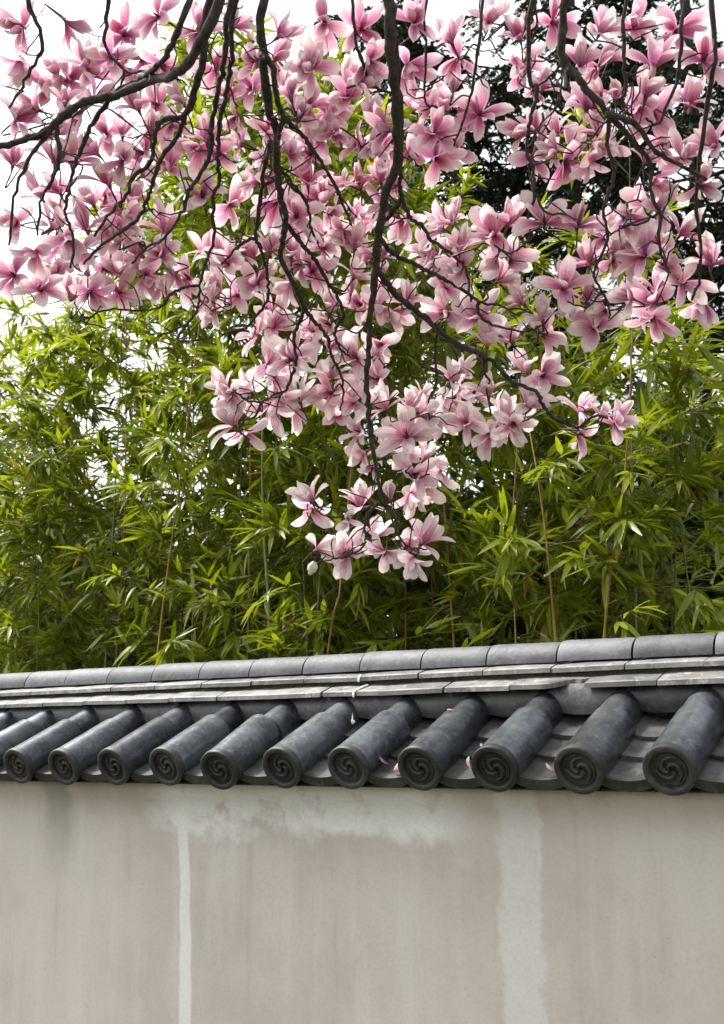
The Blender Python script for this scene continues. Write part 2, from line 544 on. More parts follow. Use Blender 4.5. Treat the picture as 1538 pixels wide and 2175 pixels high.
def plug_mesh():
    """rounded filler closing the trough under the ridge courses"""
    def fn(u, v, th):
        s = 2 * u - 1
        z = 0.272 - v * (0.062 + 0.040 * math.sqrt(max(0, 1 - s * s)))
        y = 0.402 - 0.030 * math.sin(math.pi * (0.10 + 0.62 * v)) - 0.010 * (1 - s * s) + th
        return (0.118 * s, y, z)
    return grid_mesh('filler_tile', 10, 7, fn, M['pan'], 0.03)
plug_me = plug_mesh()

trnd = random.Random(5)
for i in range(I0, I1 + 1):
    for back in (False, True):
        if back and i % 1: continue
        jm = Matrix.Translation((trnd.uniform(-.002, .002), trnd.uniform(-.006, .006), trnd.uniform(-.002, .002))) @ Matrix.Rotation(R(trnd.uniform(-1.0, 1.0)), 4, 'Z')
        if i == 3 and not back:                      # the slipped tile
            jm = Matrix.Translation((0.002, -0.022, 0.000)) @ Matrix.Rotation(R(3.2), 4, 'Z') @ Matrix.Rotation(R(1.6), 4, 'X')
        rm = roof_mat(i, back)
        e = wpart('eave_tile', eave_me, rm @ jm)
        spin = Matrix.Rotation(R(trnd.uniform(-50, 50)), 4, 'Y')
        wpart('end_disc', disc_me, Matrix.Translation((0, 0.0005, 0)) @ spin, parent=e)
        wpart('cover_tile', cover_me, rm @ Matrix.Translation((trnd.uniform(-.002, .002), 0.285, trnd.uniform(-.001, .001))))
        pm = roof_mat(i + 0.5, back)
        if i < I1:
            for k in range(3):
                jit = Matrix.Rotation(R(trnd.uniform(-1.2, 1.2)), 4, 'Z') @ Matrix.Translation((trnd.uniform(-.004, .004), trnd.uniform(-.008, .008), 0))
                if k == 0: jit = Matrix.Identity(4)
                p = wpart('pan_tile', pan_me, pm @ Matrix.Translation((0, 0.022 + 0.135 * k, 0.008 * k)) @ jit)
                if k == 0:
                    wpart('drip_lip', drip_me, Matrix.Identity(4), parent=p)
            m = Matrix.Translation(((i + 0.5) * SP + trnd.uniform(-.004, .004), 0, trnd.uniform(-.003, .003)))
            if back: m = Matrix.Translation((0, 2 * RY, 0)) @ Matrix.Diagonal((1, -1, 1, 1)) @ m
            wpart('filler_tile', plug_me, m)

# flat courses and ridge
def course_mesh(name, L, yf, zf, yb, zb, t, chip=False, seed=0):
    q = random.Random(seed)
    nx = 10
    V, F = [], []
    for i in range(nx + 1):
        x = -L / 2 + L * i / nx
        e = 1.0 if 0 < i < nx else 0.0
        dz = 0.0025 * math.sin(math.pi * i / nx)      # faint crown
        fy = yf + q.uniform(-.0012, .0012)
        ch = 0.0
        if chip: ch = (0, 0, 0, 0, 0, 0, .014, .040, .052, .046, .057)[i]
        V += [(x, fy + ch, zf - t + ch * 0.34), (x, fy + 0.0025 + ch, zf - 0.002 + ch * 0.36), (x, fy + 0.007 + ch, zf + 0.001 + dz + ch * 0.36), (x, yb, zb + dz), (x, yb, zb - t)]
    n = 5
    for i in range(nx):
        for j in range(n):
            a, b = i * n + j, i * n + (j + 1) % n
            F.append((a, b, b + n, a + n))
    F.append(tuple(range(n))[::-1]); F.append(tuple(nx * n + j for j in range(n)))
    me = mesh_from(name, V, F, [M['flat']])
    me.set_sharp_from_angle(angle=R(28))
    return me
C1 = [course_mesh('flat_tile', 0.2515, -0.190, 0.2715, -0.09, 0.305, 0.0175, seed=s) for s in range(3)]
C1H = course_mesh('flat_tile', 0.108, -0.190, 0.2715, -0.09, 0.305, 0.0175, seed=7)
C1H2 = course_mesh('flat_tile', 0.134, -0.190, 0.2715, -0.09, 0.305, 0.0175, seed=8)
C1C = course_mesh('flat_tile', 0.258, -0.190, 0.2715, -0.09, 0.305, 0.0175, True, 4)
C2 = [course_mesh('flat_tile', 0.2505, -0.128, 0.3305, -0.03, 0.356, 0.0175, seed=20 + s) for s in range(3)]
def ridge_mesh(seed):
    q = random.Random(seed)
    def fn(u, v, th):
        a = R(180) * u
        r = 0.0785 - th - 0.003 * v - (0.002 if v in (0, 1) and not th else 0)
        return (-0.1232 + 0.2464 * v, -r * math.cos(a), r * 1.0 * math.sin(a))
    return grid_mesh('ridge_tile', 16, 12, fn, M['ridge'], 0.013)
RG = ridge_mesh(1)
YC1, YC2, YR = RY - 0.19, RY - 0.128, RY - 0.078
def joint_x(pts, y): return [on_y(px, py, y)[0] for px, py in pts]
jr = joint_x([(137, 1430), (762, 1405), (1342, 1375)], YR)
j2 = joint_x([(150, 1472), (762, 1440), (1333, 1412)], YC2)
j1 = joint_x([(264, 1494), (682, 1475), (1240, 1450)], YC1)
def course(xs_joint, pitch, build):
    k0 = int((XA - xs_joint) / pitch) - 0
    x = xs_joint + k0 * pitch
    while x < XB - pitch:
        build(x + pitch / 2); x += pitch
pr = (jr[2] - jr[0]) / 10; p2 = (j2[2] - j2[0]) / 10
def back_of(m):  # mirror to the rear side of the ridge
    return Matrix.Rotation(math.pi, 4, 'Z') @ m
def put_ridge(x):
    wpart('ridge_tile', RG, Matrix.Translation((x, RY, 0.3535 + trnd.uniform(-.0015, .0015))) @ Matrix.Rotation(R(trnd.uniform(-.5, .5)), 4, 'Z') @ Matrix.Rotation(R(trnd.uniform(-.4, .4)), 4, 'Y') @ Matrix.Diagonal((pr / 0.2545, 1, 1, 1)))
course(jr[1], pr, put_ridge)
def put_c2(x):
    j = Matrix.Rotation(R(trnd.uniform(-.7, .7)), 4, 'Y')
    wpart('flat_tile', trnd.choice(C2), Matrix.Translation((x, RY + trnd.uniform(-.004, .003), trnd.uniform(-.001, .001))) @ j @ Matrix.Diagonal((p2 / 0.2545, 1, 1, 1)))
    wpart('flat_tile', trnd.choice(C2), Matrix.Translation((x + .01, RY, 0)) @ Matrix.Rotation(math.pi, 4, 'Z') @ Matrix.Diagonal((p2 / 0.2545, 1, 1, 1)))
course(j2[1], p2, put_c2)
# lower course: measured joints in view, two cut pieces at the white seam, one broken tile
c1px = [(173, 1500), (264, 1494), (357, 1490), (459, 1487), (566, 1483), (682, 1477), (752, 1474), (806, 1472), (942, 1465), (1080, 1458), (1240, 1450), (1395, 1441)]
c1x = joint_x(c1px, YC1)
c1x = [c1x[0] - 0.252 * k for k in range(int((c1x[0] - XA) / 0.252), 0, -1)] + c1x
while c1x[-1] + 0.252 < XB: c1x.append(c1x[-1] + 0.252)
brk = on_y(1160, 1455, YC1)[0]
for a, b in zip(c1x[:-1], c1x[1:]):
    w = b - a
    if a < brk < b: me, l0 = C1C, 0.258
    elif w < 0.118: me, l0 = C1H, 0.108
    elif w < 0.16: me, l0 = C1H2, 0.134
    else: me, l0 = trnd.choice(C1), 0.2515
    j = Matrix.Rotation(R(trnd.uniform(-.9, .9)), 4, 'Y')
    wpart('flat_tile', me, Matrix.Translation(((a + b) / 2, RY + trnd.uniform(-.005, .004), trnd.uniform(-.0012, .0012))) @ j @ Matrix.Diagonal(((w - 0.0045) / l0, 1, 1, 1)))
    wpart('flat_tile', trnd.choice(C1), Matrix.Translation(((a + b) / 2, RY, 0)) @ Matrix.Rotation(math.pi, 4, 'Z') @ Matrix.Diagonal(((w - 0.003) / 0.2515, 1, 1, 1)))

# white lime run over the joint of the two courses and a splash below it
def strip(name, pts, w, mat):
    V, F = [], []
    q = random.Random(9)
    for k, p in enumerate(pts):
        ww = w * q.uniform(0.75, 1.2)
        V += [(p[0] - ww, p[1], p[2]), (p[0] + ww, p[1], p[2]), (p[0] + ww * .8, p[1] + .004, p[2] - .004), (p[0] - ww * .8, p[1] + .004, p[2] - .004)]
    for k in range(len(pts) - 1):
        for j in range(4):
            a, b = k * 4 + j, k * 4 + (j + 1) % 4
            F.append((a, b, b + 4, a + 4))
    F += [(3, 2, 1, 0), tuple((len(pts) - 1) * 4 + j for j in range(4))]
    return mesh_from(name, V, F, [mat])
xs1, xs2 = on_y(752, 1470, YC1)[0], on_y(763, 1438, YC2)[0]
wpart('lime_run', strip('lime_run', [(xs1 - .001, YC1 - .003, .251), (xs1, YC1 - .0035, .266), (xs1 + .002, YC1 + .004, .2755), (xs1 + .012, YC1 + .035, .2895), (xs1 + .022, YC1 + .06, .2985)], 0.0045, M['lime']), label='white lime run across the flat ridge course')
wpart('lime_run', strip('lime_run', [(xs2 - .001, YC2 - .003, .312), (xs2, YC2 - .003, .326), (xs2 + .003, YC2 + .005, .335)], 0.005, M['lime']), label='white lime run across the flat ridge course')
def splash():
    V, F = [], []
    q = random.Random(2)
    c = on_y(751, 1533, 0.30)
    n = 14
    V.append((c[0], c[1] - .012, c[2]))
    for k in range(n):
        a = 2 * math.pi * k / n; r = 0.008 * q.uniform(.7, 1.25)
        V.append((c[0] + r * math.cos(a), c[1] - .004, c[2] + r * 1.2 * math.sin(a) + (0.022 if k == 4 else 0)))
    for k in range(n): F.append((0, 1 + k, 1 + (k + 1) % n))
    return mesh_from('lime_splash', V, F, [M['lime']])

# ------------------------------------------------------------------ petals
def petal_mesh(seed, kind):
    q = random.Random(seed)
    nu, nv = 4, 8
    L = 0.082 * q.uniform(0.93, 1.07)
    W = 0.0170 * q.uniform(0.9, 1.12)
    prof = {'cup': (34, 8, -14), 'half': (26, 34, 30), 'spread': (38, 72, 84), 'flat': (60, 88, 96), 'reflex': (58, 96, 138), 'bud': (24, 2, -18), 'curl': (40, 80, 40)}[kind]
    cupk = {'cup': 0.85, 'half': 0.6, 'spread': 0.4, 'flat': 0.3, 'reflex': 0.25, 'bud': 1.25, 'curl': 0.55}[kind]
    tw = q.uniform(-0.30, 0.30)
    V, UV, F = [], [], []
    y = z = 0.0
    ph = q.uniform(0, 6)
    for j in range(nv + 1):
        t = j / nv
        a = prof[0] * (1 - t) ** 2 + 2 * prof[1] * t * (1 - t) + prof[2] * t * t
        a = R(a + 4 * math.sin(t * 7 + ph))
        if j:
            y += L / nv * math.sin(a); z += L / nv * math.cos(a)
        # obovate outline with a soft point
        w = W * (0.30 + 0.70 * math.sin(min(1, t / 0.62) * math.pi / 2) ** 1.2) if t < 0.62 else W * max(0.0, 1 - ((t - 0.62) / 0.38) ** 2.3) ** 0.62
        if j == nv: w = W * 0.07
        for i in range(nu + 1):
            u = 2 * i / nu - 1
            cu = cupk * w * u * u * 0.95 + 0.0022 * math.sin(5 * t + 3 * u + ph) * t
            x = w * u
            rot = tw * t
            dx, dn = x * math.cos(rot) - cu * math.sin(rot), x * math.sin(rot) + cu * math.cos(rot)
            # margin lifts towards the flower axis (inner side = -n)
            V.append((dx, y + 0.004 - dn * math.cos(a), z + dn * math.sin(a)))
            UV.append((i / nu, t))
    for j in range(nv):
        for i in range(nu):
            a = j * (nu + 1) + i
            F.append((a, a + 1, a + nu + 2, a + nu + 1))
    return mesh_from('petal_' + kind, V, F, [M['petal']], True, UV)
PET = {k: [petal_mesh(s * 7 + 1, k) for s in range(3)] for k in ('cup', 'half', 'spread', 'flat', 'reflex', 'bud', 'curl')}

def flower_core(big):
    """twig end with bud scales, receptacle and pistil cone; axis +z, base at 0"""
    V, F = [], []
    prof = [(0.0024, -0.022), (0.0030, -0.014), (0.0042, -0.008), (0.0056, -0.003), (0.0058, 0.002), (0.0040, 0.004), (0.0042, 0.008), (0.0052 if big else 0.0034, 0.014), (0.0042 if big else 0.0028, 0.022), (0.0015, 0.029), (0.0002, 0.031)]
    sd = 8
    for k, (r, z) in enumerate(prof):
        for s in range(sd):
            a = 2 * math.pi * (s + 0.5 * (k % 2)) / sd
            rr = r * (1 + 0.12 * math.sin(3 * a + k))
            V.append((rr * math.cos(a), rr * math.sin(a), z))
    for k in range(len(prof) - 1):
        for s in range(sd):
            a, b = k * sd + s, k * sd + (s + 1) % sd
            F.append((a, b, b + sd, a + sd))
    return mesh_from('flower_core', V, F, [M['pistil']])
CORE = [flower_core(False), flower_core(True)]

# ================================================================== MAGNOLIA
def D(px, py):
    d = 2.95 + 0.62 * min(1.0, max(0.0, (py - 60) / 950.0))
    d += 0.10 * math.sin(px * 0.0057 + 0.8) * math.cos(py * 0.0042)
    if px > 1060: d -= 0.20 * min(1, (px - 1060) / 180) * min(1, max(0, (900 - py) / 300))
    if px < 330: d += 0.12
    return d
# traced limbs: (pixel polyline, start radius px, end radius px, depth offset)
BR = [
 ([(822,-150),(828,20),(831,119),(840,224),(846,337),(822,403),(810,463),(800,540),(797,592),(788,655),(785,720),(779,800),(783,880),(789,940),(800,1000),(809,1066)],12,3.4,-0.07),
 ([(836,60),(846,170),(853,277),(849,364),(853,415),(873,463),(897,481),(921,514),(969,547),(990,575),(1000,640)],6.5,2.4,-0.03),
 ([(853,415),(837,448),(816,474)],5,4.5,-0.02),
 ([(806,503),(837,540),(873,556),(906,574),(940,591),(980,614),(1017,640),(1060,649),(1095,668)],5.5,2.2,0.0),
 ([(1017,640),(1019,669),(1055,692),(1118,703),(1150,690)],4.0,2.0,0.0),
 ([(798,575),(822,600),(849,634),(894,666),(929,700),(980,737),(1023,752),(1055,777),(1089,812),(1138,832),(1152,860),(1180,889),(1225,906),(1262,884),(1290,888)],7.5,2.4,0.0),
 ([(929,703),(925,750),(927,815),(910,850),(912,890)],3.2,1.8,0.02),
 ([(1023,752),(1030,790),(1040,810)],3,2,0.0),
 ([(640,-150),(560,0),(559,119),(571,230),(586,277),(589,349),(595,409),(607,469),(601,508),(597,550),(625,604),(647,656)],10,4.6,-0.04),
 ([(559,119),(577,140),(589,209),(604,250),(634,277),(661,313),(687,349),(714,397),(729,433),(747,478)],7,2.4,-0.06),
 ([(604,250),(590,280)],6,6,-0.05),
 ([(592,355),(628,397),(652,433),(661,484),(675,517)],4,2.2,0.0),
 ([(607,475),(640,517),(667,547),(694,594),(716,631),(729,668),(711,703),(722,740),(745,760)],5,2.2,0.0),
 ([(647,656),(669,683),(694,715),(704,757),(722,790),(730,835),(722,872)],4.6,2.0,0.0),
 ([(647,656),(630,693),(625,725),(630,762),(622,792),(608,827),(580,839),(553,854),(524,849),(494,828)],4.2,1.9,0.0),
 ([(553,854),(543,883),(516,896),(505,918)],2.6,1.7,0.0),
 ([(575,300),(571,319),(559,379),(550,454),(544,505),(560,550),(568,590),(568,639),(543,673),(524,696),(494,703),(470,712)],5,2.0,0.03),
 ([(544,505),(520,514),(500,530),(470,560)],4,2.2,0.03),
 ([(500,-150),(440,20),(432,119),(415,190),(395,244),(343,256),(326,293),(323,339),(283,379),(266,419),(234,453),(200,500)],9,2.6,-0.12),
 ([(395,244),(383,279),(346,330),(326,382),(317,413),(297,462),(252,496),(214,522),(180,560)],5.5,2.6,-0.1),
 ([(560,-150),(490,0),(478,119),(463,190),(450,270),(449,322),(423,373),(400,413),(386,453),(349,505),(312,528),(280,560)],6.5,2.4,-0.06),
 ([(580,-150),(500,10),(492,127),(480,202),(466,262),(463,327),(466,385),(452,419),(455,502),(438,556),(425,607),(421,654),(395,689),(334,714)],6,2.0,-0.02),
 ([(425,607),(370,617),(345,650),(300,660),(215,660),(180,690)],3.4,1.6,-0.02),
 ([(395,689),(379,724),(439,719)],2.4,1.5,-0.02),
 ([(520,-150),(450,40),(409,119),(372,156),(320,173),(243,202),(180,216),(137,244),(100,275),(40,300),(-40,320)],11,6,-0.25),
 ([(470,-150),(385,50),(352,119),(300,167),(250,190)],7,5,-0.22),
 ([(240,202),(197,262),(177,305),(157,356),(143,419),(141,462),(157,510),(150,570)],5.5,2.2,-0.22),
 ([(123,262),(126,325),(117,367),(90,420),(80,500)],5,2.2,-0.25),
 ([(110,272),(60,340),(30,420),(20,520)],5,2.2,-0.25),
 ([(1240,-150),(1200,20),(1195,122),(1220,156),(1247,192),(1290,238),(1327,281),(1354,312),(1385,351),(1382,409),(1403,452),(1400,519),(1420,580)],9.5,2.8,-0.08),
 ([(1295,245),(1351,263),(1388,318),(1430,342),(1500,380)],6.5,3.5,-0.10),
 ([(1180,-150),(1130,20),(1125,165),(1143,189),(1131,238),(1122,281),(1119,324),(1131,354),(1137,415),(1122,461),(1125,507),(1082,538),(1050,520)],5.5,2.0,0.0),
 ([(1137,415),(1160,452),(1200,455),(1230,470)],3,1.8,0.0),
 ([(1297,250),(1290,308),(1305,370),(1284,437),(1290,507),(1265,572),(1268,600),(1290,640),(1296,670)],4.5,2.0,0.0),
 ([(1268,628),(1245,652),(1205,640)],2.6,1.8,0.0),
 ([(1403,452),(1360,475),(1330,480),(1295,500)],3.2,2.0,0.0),
 ([(1380,-150),(1330,0),(1325,120),(1330,190),(1322,225),(1345,250)],5,2.4,-0.05),
 ([(1480,-150),(1450,40),(1440,160),(1400,260),(1370,250)],5,2.4,-0.1),
 ([(1190,150),(1186,217),(1150,262),(1130,285)],2.4,1.6,0.02),
 ([(930,-150),(905,20),(905,119),(903,210),(925,230)],3.4,2.0,0.03),
 ([(1040,-150),(1020,60),(1005,180),(985,250),(965,310)],4.2,2.0,0.02),
 ([(740,-150),(750,40),(775,150),(795,185),(838,200)],4.0,3.0,0.04),
 ([(809,1066),(842,1096),(845,1131),(869,1161),(908,1167)],3.2,1.8,0.0),
 ([(805,1062),(777,1096),(777,1139),(768,1164),(733,1183),(697,1189),(673,1197)],2.8,1.4,0.0),
 ([(790,1075),(745,1095),(711,1098),(678,1090),(662,1068)],2.4,1.6,0.02),
 ([(803,985),(826,1003),(861,1000),(880,1017),(913,1008)],2.8,1.7,0.0),
 ([(787,905),(803,950),(820,958),(850,950)],2.6,1.7,0.03),
 ([(1500,-150),(1520,100),(1500,240),(1480,420),(1490,560),(1470,640)],6,2.4,-0.05),
 ([(30,-150),(60,0),(90,90),(60,160),(20,230)],6,2.6,-0.1),
 ([(240,-150),(230,0),(225,100),(262,150),(250,195)],5,2.6,-0.1),
]
FLW = """757,915,80,l 768,965,75,r 864,921,105,o 820,954,80,r 858,959,75,r 910,962,85,ur 886,1006,90,r 927,1006,85,d 900,1038,85,d 875,1055,80,r 651,1049,92,ul 665,1088,85,d
768,1055,100,u 828,1044,62,b 801,1126,84,u 738,1107,40,d 689,1158,92,u 733,1178,98,o 817,1178,78,d 864,1164,78,o 905,1134,105,u 878,1194,75,d 790,998,50,d
462,614,90,o 506,626,80,o 450,659,75,d 543,597,80,o 479,555,85,o 593,651,92,u 578,688,88,o 538,708,88,l 608,604,75,r 657,693,80,r 664,718,85,d 704,644,82,u 667,577,78,o 630,562,75,r 761,577,70,u
746,607,65,b 763,644,82,o 694,688,82,r 707,723,80,u 615,757,98,o 578,780,100,d 590,807,70,r 637,775,82,d 704,787,78,u 751,757,100,o 729,718,62,u 702,832,95,o 751,849,80,o 717,879,85,o 630,834,90,u
469,817,88,ul 492,836,60,o 514,824,92,u 487,844,62,o 573,866,100,d 628,864,88,d 595,846,70,o 482,888,92,ul 524,925,76,d
814,571,50,b 866,626,84,u 811,614,70,r 800,649,70,o 834,666,78,d 940,666,98,d 920,650,70,r 952,606,90,o 932,557,85,r 977,566,88,o 1017,669,108,o 1066,594,75,r 1083,551,100,o 1100,632,82,u 1149,663,76,u 1160,709,88,o
1200,603,112,o 1037,723,90,r 1089,717,75,r 1109,772,92,u 1155,795,96,o 806,735,78,d 800,755,60,r 797,806,82,d 811,849,96,u 877,858,86,u 903,838,62,u 900,880,72,r 932,883,90,d 952,855,82,r 966,792,88,u
986,786,70,r 977,823,70,r 1015,843,72,o 1037,820,86,u 986,863,80,r 992,895,82,o 1032,920,96,d 1075,869,108,u 1089,906,82,d 1106,892,70,d 1060,912,70,d 1123,852,92,r 1240,862,80,u 1235,922,84,d 1312,893,86,o 1280,880,60,r
151,164,112,o 117,150,90,r 194,156,80,r 260,147,80,r 346,144,90,d 458,147,82,d 329,219,86,o 383,204,80,u 323,265,78,b 366,270,82,d 226,282,82,d 480,196,92,o 438,279,96,u 426,316,96,d 463,330,88,d 500,253,72,r
300,322,90,o 352,353,92,o 152,327,96,u 223,370,96,u 309,368,80,r 123,402,82,r 229,422,72,d 283,416,82,u 429,410,92,o 492,439,86,d 126,445,80,r 174,468,102,u 252,448,86,r 269,473,78,o 349,470,106,u
237,485,80,r 146,510,92,r 171,525,80,o 117,479,80,r 289,530,92,u 337,539,82,o 234,539,80,r 440,522,92,u 469,539,92,r 515,525,80,u 128,533,80,r 509,307,60,l 254,508,70,r 137,213,72,r 117,279,80,r
114,574,90,r 177,565,86,u 154,614,92,u 194,626,92,d 254,619,88,o 226,574,82,r 252,574,75,r 311,586,82,o 364,586,88,d 395,586,92,o 343,611,62,d 439,637,70,l 292,569,78,r
538,134,80,r 586,128,82,d 532,185,80,o 664,137,92,d 649,149,75,r 613,185,96,u 741,161,102,u 783,134,100,d 741,200,92,o 870,143,102,d 879,209,96,u 939,215,102,u 909,230,80,r 963,179,36,b 658,221,96,o 619,224,75,r
795,239,96,u 774,176,80,r 696,239,82,o 637,248,72,r 571,278,82,o 676,286,96,o 711,242,75,r 819,275,92,r 714,286,62,d 753,304,72,l 771,316,70,r 819,313,82,d 789,313,75,r 658,325,82,o 616,316,68,u 559,331,62,l
873,325,82,r 891,298,62,u 924,277,86,o 930,301,80,r 930,337,98,d 963,319,80,d 652,370,92,u 538,385,72,l 762,379,82,u 729,388,70,l 807,367,82,u 819,388,80,r 574,379,62,r 583,433,92,d 631,454,96,o 685,424,92,o
699,448,72,r 807,436,100,l 837,388,80,r 858,469,98,d 756,454,75,r 765,481,82,u 933,472,86,u 957,469,78,r 693,496,86,o 723,493,75,d 756,505,90,u 577,520,86,u 619,523,92,u 535,529,76,u 646,538,86,d 687,529,72,d
906,526,96,l 924,547,82,r 816,535,66,u 780,544,72,r 969,523,80,r 655,427,78,r
972,128,82,d 1104,125,98,d 1107,153,70,d 1156,171,88,u 1134,196,52,d 1235,128,92,r 1266,141,86,d 1302,122,80,r 1388,128,112,r 1379,180,112,u 1021,238,102,o 984,241,92,d 966,299,82,d 1107,281,92,l 1134,263,82,u 1174,269,86,u
1250,229,88,o 1275,193,68,u 1311,193,72,u 1223,211,72,l 1223,306,116,u 1140,336,96,d 1174,321,80,r 1208,348,106,d 1253,348,82,d 1269,306,86,r 1305,312,62,d 1266,275,80,r 1388,244,122,o 1351,254,100,d 1351,229,80,r
1406,309,82,r 1376,330,72,u 1394,385,86,r 1366,428,92,l 1400,437,86,r 1088,452,112,u 1156,464,112,o 1226,461,92,u 1043,492,116,o 1079,538,102,d 975,516,86,u 1290,477,86,u 1336,464,88,r 1284,498,80,o 1348,498,82,r 1388,486,52,b
1244,541,96,u 1311,538,92,r 1360,538,112,l 1394,519,80,r 1412,556,86,r 1310,555,98,d 1335,630,80,l 1247,620,86,u 1195,640,80,d 1268,690,104,o 1380,635,108,l 1385,680,98,d 1405,600,92,u 1280,660,75,r 1150,660,76,u"""
frnd = random.Random(77)
flowers = []
for tok in FLW.split():
    a = tok.split(',')
    flowers.append((float(a[0]), float(a[1]), float(a[2]), a[3]))
# the crown goes on above and beside what the photograph shows
for px, py, s in [(40,60,100),(150,50,95),(260,70,95),(330,30,90),(420,60,92),(510,40,90),(600,70,95),(690,50,95),(770,60,100),(880,40,100),(950,70,95),(1040,40,95),(1100,60,92),(1180,50,95),(1280,60,100),(1350,50,95),(1440,70,110),(1500,120,110),
                  (40,140,95),(70,230,90),(30,330,90),(75,400,90),(30,470,92),(70,540,90),(25,580,88),(85,610,85),(40,250,85),(1470,200,105),(1510,290,105),(1450,330,100),(1490,400,100),(1460,480,98),(1510,540,100),(1455,600,98),(1490,650,95),
                  (180,120,95),(215,200,88),(165,250,85),(285,215,85),(120,330,85),(200,320,82),(255,345,80),(190,415,85),(100,190,95),(260,270,80),(300,130,85),(235,120,85)]:
    flowers.append((px, py, s, frnd.choice('uord')))

mag = ob('magnolia_tree', None, loc=(0.1, -1.75, -1.62), label='magnolia tree with dark hanging branches covered in pink and white blossom', cat='tree')
MI = Matrix.Translation((-0.1, 1.75, 1.62))
mag_mw_inv = MI
pool_p, pool_b, pool_r = [], [], []
branch_tubes = []
def add_branch_pts(pts, b, r):
    for p, rr in zip(pts, r):
        pool_p.append(p); pool_b.append(b); pool_r.append(rr)

# trunk and the arching limb above the frame
limb_px = [(-420,-150,3.3),(-150,-230,3.1),(150,-215,3.0),(480,-205,2.95),(640,-200,2.95),(822,-205,2.95),(1040,-205,2.9),(1240,-195,2.8),(1500,-180,2.75)]
limb = [np.array([0.10, -1.75, 1.05]), np.array([0.12, -1.62, 1.7])] + [at_depth(*q) for q in limb_px]
lp = catmull(limb, 8)
lr = np.linspace(0.085, 0.020, len(lp))
tb = Tubes(); tb.add(lp, lr, 10)
wob = random.Random(21)
tk = catmull([np.array([0.10, -1.75, -1.72]), np.array([0.13, -1.72, -1.2]), np.array([0.06, -1.78, -0.3]), np.array([0.12, -1.74, 0.5]), np.array([0.10, -1.75, 1.12])], 6)
tt = Tubes(); tt.add(tk, np.interp(np.arange(len(tk)), [0, 3, len(tk) - 1], [0.17, 0.125, 0.088]), 14)
ob('trunk', tt.mesh('magnolia_trunk', M['magbark']), mag, mw=MI)
brnd = np.random.RandomState(4)
for bi, (poly, r0, r1, off) in enumerate(BR):
    P = np.array([at_depth(x, y, D(x, y) + off) for x, y in poly])
    dm = np.array([D(x, y) for x, y in poly])
    ra = np.linspace(r0, r1, len(poly)) * 1.02 * dm / FPX
    if poly[0][1] == -150:      # joins the limb
        k = np.argmin(np.linalg.norm(lp - P[0], axis=1))
        P = np.vstack([lp[k], P]); ra = np.concatenate([[ra[0] * 1.15], ra])
    else:                       # starts inside the branch it grows from
        best = None
        if pool_p:
            pp = np.array(pool_p); k = np.argmin(np.linalg.norm(pp - P[0], axis=1))
            if np.linalg.norm(pp[k] - P[0]) < 0.30:
                P = np.vstack([pp[k], P]) if np.linalg.norm(pp[k] - P[0]) > 0.02 else np.vstack([pp[k], P[1:]])
                ra = np.concatenate([[ra[0]], ra])[:len(P)] if len(P) > len(ra) else ra
    per = 6
    C = catmull(P, per)
    rr = np.interp(np.linspace(0, 1, len(C)), np.linspace(0, 1, len(ra)), ra)
    jit = brnd.normal(0, 1, C.shape) * np.minimum(rr, 0.004)[:, None] * 0.45
    jit[0] = 0
    C = C + jit
    rr = rr * (1 + 0.10 * brnd.normal(0, 1, len(C)).clip(-1.5, 1.8))
    t = Tubes(); t.add(C, rr, 8)
    branch_tubes.append(t)
    seg = np.concatenate([C, (C[1:] + C[:-1]) / 2]); sr = np.concatenate([rr, rr[1:]])
    add_branch_pts(seg, bi, sr)

# ---- flowers
TOCAM = -FWD
def axis_for(code):
    c, up, si = TOCAM, np.array([0, 0, 1.0]), RGT
    q = frnd.gauss
    if code == 'o': v = 0.95 * c + up * q(0.10, .25) + si * q(0, .30)
    elif code == 'u': v = 0.50 * c + up * q(0.85, .2) + si * q(0, .35)
    elif code == 'ul': v = 0.45 * c + up * 0.7 - si * 0.65
    elif code == 'ur': v = 0.35 * c + up * 0.8 + si * 0.5
    elif code == 'l': v = 0.5 * c + up * 0.25 - si * 0.8
    elif code == 'd': v = 0.60 * c - up * abs(q(0.55, .25)) + si * q(0, .45)
    elif code == 'b': v = 0.15 * c + up * 0.95 + si * q(0, .25)
    else: v = q(0.55, .35) * c + up * q(0.2, .6) + si * q(0, .7)
    return v / np.linalg.norm(v)
items = []
for (px, py, s, code) in flowers:
    d = D(px, py) + frnd.uniform(0.02, 0.38)
    ax = axis_for(code)
    ctr = at_depth(px, py, d)
    size = s * d / FPX                      # metres across
    sc = min(1.25, max(0.58, size / 0.121))
    lift = {'b': .036, 'u': .030, 'ul': .030, 'ur': .030}.get(code, .018)
    base = ctr - ax * lift * sc
    items.append([px, py, code, ax, base, sc])
